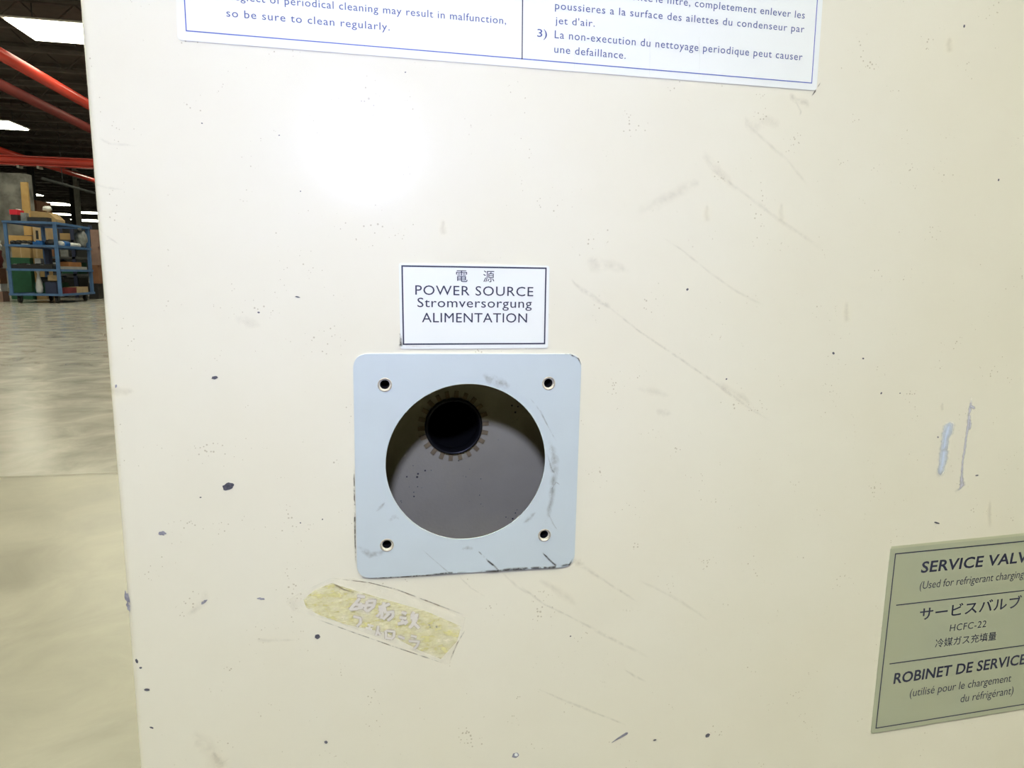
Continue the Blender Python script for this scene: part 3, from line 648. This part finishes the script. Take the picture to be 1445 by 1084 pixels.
# grime along the plate edges and on the plate
GR = [([(505, 816, .6), (560, 814, 1.2), (600, 811.5, 1.6), (628, 808.5, 2.0), (660, 806.5, 1)], 'grime', -0.0006),
      ([(668, 806, 1), (700, 805, 2.2), (722, 803, 2.6), (745, 801.5, 2.2), (780, 800, 2.2), (803, 796, 1.8), (810, 784, 1)], 'grime', -0.0006),
      ([(499.5, 660, .8), (500, 690, 1.6), (500.5, 715, 1.5), (501, 760, 1.3), (502, 795, .8)], 'grime', -0.0006),
      ([(795, 499, .6), (805, 500, 1.3), (816, 506, 1.3), (820, 516, .6)], 'grime', -0.0006),
      ([(596, 775, .8), (615, 792, 1.0), (634, 808, 1.5)], 'platesmear', -0.0006), ([(672, 775, 1), (690, 792, 1.8), (706, 806, 2.4)], 'grime', -0.0006),
      ([(764, 778, 1), (776, 790, 1.6), (786, 799, 2.2)], 'grime', -0.0006), ([(748, 562, 1.0), (762, 580, 1.6), (772, 600, 1.0), (786, 625, 1.2)], 'platesmear', -0.0006),
      ([(680, 528, 5), (700, 538, 8), (720, 546, 5)], 'platesmear', -0.0006), ([(775, 620, 4), (783, 650, 6), (778, 700, 5), (770, 740, 3)], 'platesmear', -0.0006),
      ([(772, 640, .8), (778, 662, 1.3), (782, 668, .7)], 'platesmear', -0.0006), ([(778, 690, .8), (784, 680, 1.1), (790, 684, .7)], 'platesmear', -0.0006), ([(772, 722, .8), (780, 738, 1.5), (786, 748, .8)], 'platesmear', -0.0006),
      ([(505, 770, 3), (522, 784, 6), (545, 776, 4)], 'platesmear', -0.0006), ([(530, 722, 1), (537, 715, 3), (544, 708, 1)], 'platesmear', -0.0006), ([(548, 735, 2), (556, 728, 4), (564, 732, 2)], 'platesmear', -0.0006),
      ([(650, 775, 2), (660, 773, 4), (668, 774, 2)], 'platesmear', -0.0006), ([(738, 738, 2), (748, 730, 4), (756, 722, 2)], 'platesmear', -0.0006)]
for pts, m, y in GR: ribbon('grime_mark', pts, m, pl, y, 0.35)
for pts, m in (([(564, 470, 1), (566, 480, 3.5), (566, 490, 3)], 'grime'), ([(567, 487, .8), (590, 489, 1.6), (612, 489, 1)], 'smear'), ([(774, 442, 1), (776, 448, 2.5), (775, 455, 1)], 'smear')):
    ribbon('grime_mark', pts, m, pw, -0.0003, 0.4)

# ------------------------------------------------------------------ the blue trolley and what is on and around it
Y0, Y1 = 14.7, 16.25
cl, cr = P(5, 311, Y0), P(80, 314, Y0)
cx0, cx1 = cl.x - 0.02, cr.x - 0.02
ZT_ = (cl.z + cr.z) / 2; ZL = [0.15, P(45, 382.5, Y0).z, P(45, 348.5, Y0).z, ZT_ - 0.04]
cart = empty('shelf_trolley', ((cx0 + cx1) / 2, (Y0 + Y1) / 2, 0), 'blue steel shelf trolley on casters loaded with parts, left of the cabinet', 'trolley')
pw_ = 0.058
for x, wd in ((cx0, pw_), (cx1 - pw_ * 1.1, pw_ * 1.1)):
    obj('post', B(x, x + wd, Y0, Y0 + 0.035, 0.15, ZT_), 'cartblue', cart, bevel=0.006)
for x in (cx0, cx1 - 0.06):
    obj('post', B(x, x + 0.06, Y1 - 0.06, Y1, 0.15, ZT_), 'cartblue', cart, bevel=0.006)
for k, z in enumerate(ZL):
    bm = bmesh.new()
    box(bm, cx0 + 0.01, cx1 - 0.01, Y0 + 0.02, Y1 - 0.02, z + 0.022, z + 0.032)
    box(bm, cx0, cx1, Y0 - 0.012, Y0 + 0.0, z, z + 0.045); box(bm, cx0, cx1, Y1, Y1 + 0.012, z, z + 0.045)
    box(bm, cx0 - 0.012, cx0, Y0 - 0.012, Y1 + 0.012, z, z + 0.045); box(bm, cx1, cx1 + 0.012, Y0 - 0.012, Y1 + 0.012, z, z + 0.045)
    obj('shelf_deck', bm, 'cartblue', cart)
for x in (cx0 + 0.12, cx1 - 0.14):
    for y in (Y0 + 0.12, Y1 - 0.14):
        bm = bmesh.new(); tube(bm, (x - 0.022, y, 0.062), (x + 0.022, y, 0.062), 0.062, 24)
        wv = obj('caster', bm, 'rubber', cart)
        bm = bmesh.new(); box(bm, x - 0.036, x - 0.026, y - 0.035, y + 0.035, 0.05, 0.145); box(bm, x + 0.026, x + 0.036, y - 0.035, y + 0.035, 0.05, 0.145); box(bm, x - 0.05, x + 0.05, y - 0.05, y + 0.05, 0.14, 0.15)
        obj('caster_fork', bm, 'darksteel', wv)
DT = 0.033   # deck top above its level

def carton(name, label, cat, u0, v0, u1, v1, Y, dep, m, zb=None, flaps=False, group=None, bevel=0.008, tape=None):
    """a box whose front fills the pixel rectangle at depth Y; zb = height it stands on"""
    a, b = P(u0, v0, Y), P(u1, v1, Y)
    z0 = zb if zb is not None else b.z
    bm = B(a.x, b.x, Y, Y + dep, z0, max(a.z, z0 + 0.03))
    if not tape:
        o = obj(name, bm, m, None, bevel=bevel); tag(o, label, cat, group); return o
    t = empty(name, ((a.x + b.x) / 2, Y + dep / 2, z0), label, cat, group)
    obj('body', bm, m, t, bevel=bevel)
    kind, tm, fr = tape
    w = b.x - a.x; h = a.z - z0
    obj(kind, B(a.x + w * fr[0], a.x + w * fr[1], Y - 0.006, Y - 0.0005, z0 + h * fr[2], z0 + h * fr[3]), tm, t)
    return t
z3, z2, z1, z0 = ZL[3] + DT, ZL[2] + DT, ZL[1] + DT, ZL[0] + DT

# on the trolley top
a, b = P(16, 296, Y0 + .3), P(27, 309.5, Y0 + .3)
t = empty('tool_case', ((a.x + b.x) / 2, Y0 + .4, z3), 'black case with a red top on the trolley top', 'tool case')
obj('body', B(a.x, b.x, Y0 + .25, Y0 + .5, z3, z3 + (a.z - z3) * .6), 'darkpart', t, bevel=0.01)
obj('lid', B(a.x - .01, b.x + .005, Y0 + .24, Y0 + .51, z3 + (a.z - z3) * .6, a.z), 'redplastic', t, bevel=0.015)
obj('handle', tube(bmesh.new(), (b.x - .03, Y0 + .3, a.z + .012), (b.x - .03, Y0 + .45, a.z + .012), .014, 10), 'white', t)
carton('plastic_tub', 'clear grey plastic tub beside the red-topped case', 'tub', 28.5, 300, 37, 309, Y0 + .25, .12, 'greypl', z3)
carton('parts_tray', 'flat dark tray in front of the open carton on the trolley top', 'tray', 38, 306, 66, 309, Y0 + .15, .2, 'darkpart', z3)
a, b = P(43, 297.5, Y0 + .45), P(79, 310, Y0 + .45)
t = empty('open_carton', ((a.x + b.x) / 2, Y0 + .7, z3), 'long tan open carton lying on the trolley top', 'carton')
bm = bmesh.new()
vs = [(a.x, z3), (b.x, z3), (b.x, z3 + (a.z - z3) * .38), (b.x - .13, z3 + (a.z - z3) * .92), (b.x - .45, a.z), (a.x, a.z)]
A = [bm.verts.new((x, Y0 + .45, z)) for x, z in vs]; Bv = [bm.verts.new((x, Y0 + .85, z)) for x, z in vs]
bm.faces.new(A); bm.faces.new(Bv[::-1])
for i in range(len(vs)): bm.faces.new((A[i], Bv[i], Bv[(i + 1) % len(vs)], A[(i + 1) % len(vs)]))
obj('body', bm, 'card', t)
obj('flap', B(a.x - .01, b.x - .46, Y0 + .40, Y0 + .44, z3 + (a.z - z3) * .78, a.z + .005), 'cardpale', t)
# white plastic scrap on the carton
c = P(65, 297, Y0 + .55)
bm = bmesh.new(); bmesh.ops.create_icosphere(bm, subdivisions=3, radius=1)
for v in bm.verts:
    k = 1 + .25 * math.sin(v.co.x * 7 + v.co.z * 5) * math.cos(v.co.y * 6)
    v.co = Vector((c.x + v.co.x * .075 * k, Y0 + .6 + v.co.y * .07 * k, a.z + .06 + v.co.z * .055 * k))
tag(obj('plastic_bag', bm, 'white', None, True), 'crumpled white plastic on the open carton', 'bag')

# upper shelf: rollers, blue parts, tubes
def roller(u, v, r, Y, ln, m, label, zb, ang=0.0, name='steel_roller', cat='roller', group=None):
    p = P(u, v, Y); r0 = r
    t = empty(name, (p.x, Y, zb), label, cat, group)
    d = Vector((math.cos(ang), math.sin(ang), 0)) * ln / 2; c = Vector((p.x, Y, zb + r0))
    obj('drum', tube(bmesh.new(), c - d, c + d, r0, 20), m, t, True)
    obj('shaft', tube(bmesh.new(), c - d * 1.35, c + d * 1.35, r0 * .35, 12), 'darkpart', t)
    return t
NL = ['leftmost black steel roller on the upper trolley shelf', 'second black steel roller from the left, upper trolley shelf', 'third black steel roller from the left, upper trolley shelf', 'fourth black steel roller from the left, just before the blue parts']
for k, (u, r) in enumerate(((20, .046), (28, .05), (36, .05), (44, .05))):
    roller(u, 342, r, Y0 + .2 + .0 * k, .14, 'darkpart', NL[k], z2, math.pi / 2, group='black rollers on the upper trolley shelf')
t = empty('blue_parts_bundle', (P(57, 345, Y0).x, Y0 + .2, z2), 'bright blue plastic parts heaped right of the black rollers', 'plastic parts')
for k, (u, h, wd) in enumerate(((50.5, .075, .06), (55, .10, .065), (59.5, .085, .055))):
    p = P(u, 346, Y0 + .15); obj('blue_piece', B(p.x - wd / 2, p.x + wd / 2, Y0 + .1, Y0 + .3, z2, z2 + h), 'bluerag', t, bevel=.015)
p = P(70, 345, Y0 + .2)
roller(71, 343, .06, Y0 + .22, .13, 'darkpart', 'stubby black roller right of the blue parts', z2, .1)
carton('steel_offcut', 'thin pale steel offcut lying on the upper shelf front', 'offcut', 30, 345.5, 40, 348, Y0 + .03, .06, 'palegrey', z2, bevel=.003)
xs = cx1 - 0.10
def sideY(u): # depth at which the ray of column u meets the plane x = xs
    r = ray(u, 348); return r.y * (xs / r.x) - DIST
def side_roll(u0, u1, r, z, m, label, name='white_tube', cat='tube', x=None, ys=None):
    y0, y1 = ys or (sideY(u0), sideY(u1)); x = xs if x is None else x
    t = empty(name, (x, (y0 + y1) / 2, z), label, cat)
    obj('sleeve', tube(bmesh.new(), (x, y0, z + r), (x, y1, z + r), r, 20), m, t, True)
    obj('end_cap', tube(bmesh.new(), (x, y1, z + r), (x, y1 + .015, z + r), r * .8, 20), 'palegrey', t)
side_roll(84.5, 87.5, .055, z2, 'white', 'short white tube nearest the trolley front post')
side_roll(88.5, 95.5, .058, z2, 'bluerag', 'bright blue roll between white tubes on the upper shelf', 'blue_roll', 'roll')
side_roll(97, 108, .05, z2, 'white', 'long white tube right of the blue roll')
side_roll(109, 111, .05, z2, 'white', 'white tube farthest back on the upper shelf')
# grey wrapped motor at the back
yb = sideY(118)
t = empty('wrapped_motor', (cx1 - .4, Y1 - .2, z2), 'grey plastic-wrapped motor at the back of the upper shelf', 'motor')
bm = bmesh.new(); bmesh.ops.create_icosphere(bm, subdivisions=3, radius=1)
ax0, ax1 = P(106, 340, Y1 - .2).x, P(123, 340, Y1 - .2).x
ztop = P(113, 325, Y1 - .2).z
for v in bm.verts:
    k = 1 + .12 * math.sin(v.co.x * 9 + v.co.z * 4)
    v.co = Vector(((ax0 + ax1) / 2 + v.co.x * (ax1 - ax0) / 2 * k, Y1 - .22 + v.co.y * .13 * k, max(z2, (z2 + ztop) / 2 + v.co.z * (ztop - z2) / 2 * k)))
obj('wrapped_body', bm, 'greypl', t, True)
p = P(113, 323.5, Y1 - .2); obj('cap', tube(bmesh.new(), (p.x, Y1 - .22, ztop - .01), (p.x, Y1 - .22, ztop + .045), .04, 16), 'white', t)

# middle shelf
a, b = P(15, 374, Y0 + .06), P(74, 381, Y0 + .06)
t = empty('long_parts_tray', ((a.x + b.x) / 2, Y0 + .2, z1), 'long black tray of parts across the middle shelf front', 'tray')
bm = bmesh.new(); box(bm, a.x, b.x, Y0 + .06, Y0 + .32, z1, z1 + .02); box(bm, a.x, b.x, Y0 + .06, Y0 + .07, z1 + .02, z1 + .09); box(bm, a.x, b.x, Y0 + .31, Y0 + .32, z1 + .02, z1 + .09)
obj('tray_body', bm, 'darkpart', t)
for k in range(9):
    x = a.x + (b.x - a.x) * (k + .5) / 9
    obj('steel_part', tube(bmesh.new(), (x, Y0 + .1, z1 + .065), (x, Y0 + .28, z1 + .065), .04 + .008 * (k % 3), 12), 'darkpart' if k % 3 else 'greypl', t)
carton('paper_bundle', 'small white paper bundle standing behind the long black tray', 'bundle', 48.5, 364.5, 57.5, 371.5, Y0 + .4, .16, 'white', z1, bevel=.03)
carton('navy_crate', 'navy blue crate standing on the middle shelf by the front post', 'crate', 62, 351.5, 70, 373, Y0 + .36, .14, 'navy', z1)
side_roll(85, 92, .075, z1, 'white', 'white tub lying on the middle shelf near the front post', 'white_tub', 'tub', cx1 - .36, (Y0 + .56, Y0 + .80))
a = P(93, 358, Y0 + .9); ya, yb_ = sideY(94), sideY(112)
t = tag(obj('orange_board_box', B(cx1 - .26, cx1 - .09, ya, yb_, z1 + .0705, z1 + .165), 'orange', None, bevel=.008), 'orange brown box on the pale channel, middle shelf', 'box')
y_a = max(sideY(84), Y0 + .34)
tag(obj('steel_channel', box(B(cx1 - .26, cx1 - .08, y_a, Y1 - .08, z1, z1 + .02), cx1 - .26, cx1 - .08, y_a, Y1 - .08, z1 + .02, z1 + .07), 'palegrey', None), 'pale grey channel lying along the middle shelf right side', 'channel')

# bottom shelf
ya, yb_ = Y0 + .36, sideY(101)
tag(obj('maroon_box', B(cx1 - .35, cx1 - .08, ya, yb_, z0, z0 + .12), 'maroon', None, bevel=.008), 'long maroon box on the bottom shelf right side', 'box')
ya, yb_ = sideY(102.5), sideY(118)
tag(obj('tan_carton', B(cx1 - .35, cx1 - .08, ya, yb_, z0, z0 + .13), 'cardpale', None, bevel=.008), 'tan carton behind the maroon box on the bottom shelf', 'carton')
ya, yb_ = sideY(92), sideY(114)
t = empty('green_bin', (cx1 - .6, (ya + yb_) / 2, z0), 'green bin of dark motors on the bottom shelf', 'bin')
bm = bmesh.new(); box(bm, cx1 - .75, cx1 - .40, ya, yb_, z0, z0 + .02)
box(bm, cx1 - .42, cx1 - .40, ya, yb_, z0 + .02, z0 + .22); box(bm, cx1 - .75, cx1 - .73, ya, yb_, z0 + .02, z0 + .22); box(bm, cx1 - .73, cx1 - .42, ya, ya + .02, z0 + .02, z0 + .22); box(bm, cx1 - .73, cx1 - .42, yb_ - .02, yb_, z0 + .02, z0 + .22)
obj('bin_body', bm, 'green', t)
for k in range(3):
    yy = ya + .1 + (yb_ - ya - .2) * k / 2
    obj('motor', tube(bmesh.new(), (cx1 - .7, yy, z0 + .26), (cx1 - .45, yy, z0 + .26), .075, 16), 'darksteel', t)
carton('small_tan_carton', 'small tan carton on the dark crate behind the front post', 'carton', 67, 388.5, 80, 398, Y0 + .17, .15, 'cardpale', z0 + .27)
carton('dark_crate', 'dark crate under the small tan carton on the bottom shelf', 'crate', 63, 398, 80.0, 415, Y0 + .15, .19, 'navy', z0, tape=None)
# white sack
p0 = P(54, 386, Y0 + .25)
bm = bmesh.new(); prof = [(0.02, .0), (.085, .03), (.095, .12), (.08, .22), (.045, .33), (.03, .40), (.055, .455), (.035, .47)]
n = 20; rings = []
for r, z in [(a_ * .68, b_) for a_, b_ in prof]:
    rings.append([bm.verts.new((p0.x + r * (1 + .1 * math.sin(3 * i + z * 20)) * math.cos(2 * math.pi * i / n), Y0 + .25 + r * math.sin(2 * math.pi * i / n), z0 + z)) for i in range(n)])
for A, Z in zip(rings, rings[1:]):
    for i in range(n): bm.faces.new((A[i], A[(i + 1) % n], Z[(i + 1) % n], Z[i]))
bm.faces.new(rings[0][::-1]); bm.faces.new(rings[-1])
tag(obj('white_sack', bm, 'white', None, True), 'narrow white sack tied at the neck on the bottom shelf', 'sack')

# behind the trolley
a, b = P(11, 366.5, 16.5), P(47, 425, 16.5)
t = empty('green_machine_box', ((a.x + b.x) / 2, 16.9, 0), 'green metal cabinet on the floor behind the trolley', 'cabinet')
obj('body', B(a.x, b.x, 16.5, 17.3, 0.0, a.z), 'green', t, bevel=.012)
obj('lid', B(a.x - .01, b.x + .01, 16.49, 17.31, a.z, a.z + .05), 'green', t)
gz = a.z + .05
carton('wide_tan_carton', 'wide tan carton on the green cabinet behind the trolley', 'carton', 16, 348.5, 43.5, 366, 16.52, .6, 'card', gz, tape=('packing_tape', 'cardpale', (.47, .53, .0, 1.0)))
a2, b2 = P(45, 346, 16.6), P(61, 366, 16.6)
t = empty('tan_carton_stack', ((a2.x + b2.x) / 2, 16.9, 0), 'tall tan carton standing right of the green cabinet', 'carton')
obj('body', B(b.x + .03, b2.x, 16.6, 17.0, 0.0, a2.z), 'card', t, bevel=.01); obj('packing_tape', B(b.x + .1, b.x + .14, 16.594, 16.599, .1, a2.z - .02), 'cardpale', t)
zc1 = P(30, 348, 16.55).z
# plywood frame
t = empty('plywood_frame', (P(30, 345, 16.8).x, 16.8, zc1), 'yellow plywood frame standing on the wide tan carton', 'frame')
q0, q1 = P(9, 332, 16.8), P(45, 341, 16.8)
obj('bottom_rail', B(q0.x, q1.x, 16.8, 16.86, zc1 + .005, q0.z), 'wood', t)
bm = bmesh.new(); pb = [P(34, 332, 16.8), P(45, 332, 16.8), P(38, 257, 16.8), P(28.5, 257, 16.8)]
A = [bm.verts.new((p.x, 16.8, p.z)) for p in pb]; Z = [bm.verts.new((p.x, 16.86, p.z)) for p in pb]
bm.faces.new(A); bm.faces.new(Z[::-1])
for i in range(4): bm.faces.new((A[i], Z[i], Z[(i + 1) % 4], A[(i + 1) % 4]))
obj('upright', bm, 'wood', t)
carton('handle_carton', 'tan carton with a dark hand hole behind the upper shelf', 'carton', 45.5, 317, 58, 346, 16.62, .35, 'cardpale', a2.z, tape=('hole_shade', 'darkpart', (.4, .75, .30, .72)))  # dark patch stands in for the shaded inside of the hole
# storage rack behind
t = empty('storage_rack', (P(75, 380, 18).x, 18.2, 0), 'dark blue-grey storage rack standing behind the trolley', 'rack')
rx0, rx1 = P(39, 330, 18).x, P(128, 330, 18).x
for u in (40, 60.5, 101, 127):
    x = P(u, 330, 18).x
    for y in (18.0, 18.9):
        obj('post', B(x - .035, x + .035, y, y + .06, 0, P(60, 316, 18).z), 'navy', t)
SH = [P(80, 412, 18).z, P(80, 386, 18).z, P(80, 362, 18).z, P(80, 338, 18).z]
for z in SH:
    obj('shelf', B(rx0, rx1, 18.0, 18.96, z - .05, z), 'darksteel', t)
def shelfbox(name, label, cat, u0, v0, u1, k, m, dep=.5, tape=None):
    return carton(name, label, cat, u0, v0, u1, 400, 18.07, dep, m, SH[k] + .001, tape=tape)
shelfbox('labelled_carton', 'tan carton with a white label on the rack top shelf', 'carton', 62.5, 318, 74, 3, 'cardpale', .5, ('paper_label', 'white', (.05, .8, .05, .6)))
shelfbox('low_orange_carton', 'low orange tan carton on the rack top shelf', 'carton', 84, 329, 105, 3, 'card', .5)
shelfbox('brown_carton', 'brown carton left on the rack second shelf', 'carton', 62, 342, 80, 2, 'carddark', .5)
shelfbox('grey_crate', 'grey crate right on the rack second shelf', 'crate', 84, 346, 100, 2, 'greypl', .5)
shelfbox('black_crate', 'black crate left on the rack third shelf', 'crate', 62, 367, 84, 1, 'darkpart', .5)
shelfbox('green_crate', 'dark green crate right on the rack third shelf', 'crate', 86, 370, 112, 1, 'green', .5)
shelfbox('rust_crate', 'dark brown crate on the rack lowest shelf', 'crate', 62, 392, 82, 0, 'carddark', .5)
shelfbox('charcoal_motor_crate', 'charcoal crate right on the rack lowest shelf', 'crate', 88, 392, 112, 0, 'darkpart', .5)
# pinkish stack at the right of the trolley
pz = 0.0
for k, (u0, v0, u1, vb, m, lab) in enumerate(((124, 400, 140, 424, 'darkpart', 'black crate on the floor right of the trolley'),
                                            (125, 374, 140, 400, 'carddark', 'dark brown carton second in the stack right of the trolley'),
                                            (126, 348, 140, 374, 'pink', 'pinkish carton third in the stack right of the trolley'),
                                            (127, 324, 140, 348, 'pink', 'pinkish carton topmost in the stack right of the trolley'))):
    a = P(u0, v0, 17.2); b = P(u1, vb, 17.2)
    o = obj('stacked_carton', B(a.x, b.x, 17.2, 17.75, pz, a.z), m, None, bevel=.008); tag(o, lab, 'carton', 'cartons stacked right of the trolley'); pz = a.z + .0005
# left edge stack
pz = 0.0
for k, (u1, v0, m, nm, lab, cat) in enumerate(((10, 411, 'pink', 'scrap_box', 'reddish scrap box on the floor at the left photo edge', 'box'),
                                        (8, 400, 'white', 'white_box', 'white box above the scrap box at the left photo edge', 'box'),
                                        (9, 378, 'carddark', 'brown_crate', 'brown crate above the white box at the left photo edge', 'crate'),
                                        (7, 352, 'maroon', 'maroon_sack', 'dark maroon bundle on the brown crate', 'bundle'),
                                        (7, 338, 'white', 'white_bundle', 'white bundle topmost in the left edge stack', 'bundle'))):
    a = P(-33, v0, 15.2); b = P(u1 - 8, 400, 15.2)
    if nm in ('maroon_sack', 'white_bundle'):
        bm = bmesh.new(); bmesh.ops.create_cube(bm, size=1); bmesh.ops.subdivide_edges(bm, edges=bm.edges, cuts=6, use_grid_fill=True)
        for v in bm.verts:
            c = v.co.copy(); kk = 1 + .06 * math.sin(c.x * 17 + c.z * 11)
            rr = Vector((c.x, c.y, c.z)).normalized() * .62
            c = c.lerp(rr, .35) * kk
            v.co = Vector(((a.x + b.x) / 2 + c.x * (b.x - a.x), 15.33 + c.y * .24, min(a.z, max(pz, pz + (c.z + .5) * (a.z - pz)))))
        o = obj(nm, bm, m, None, True)
    else:
        o = obj(nm, B(a.x, b.x, 15.2, 15.45, pz, a.z), m, None, bevel=.01)
    tag(o, lab, cat); pz = a.z + .0005
# dark crates far behind, in the gloom under the far lights
for k, (u0, v0, u1, Y, m, lab) in enumerate(((36, 282, 62, 30, 'carddark', 'dark brown crate stack in the gloom above the trolley top'),
                                        (84, 318, 108, 30, 'darksteel', 'dark machine far behind the trolley, under the lower light'))):
    a = P(u0, v0, Y); b = P(u1, 400, Y)
    tag(obj('far_crate', B(a.x, b.x, Y, Y + 1.2, 0, a.z), m, None, bevel=.02), lab, 'crate')
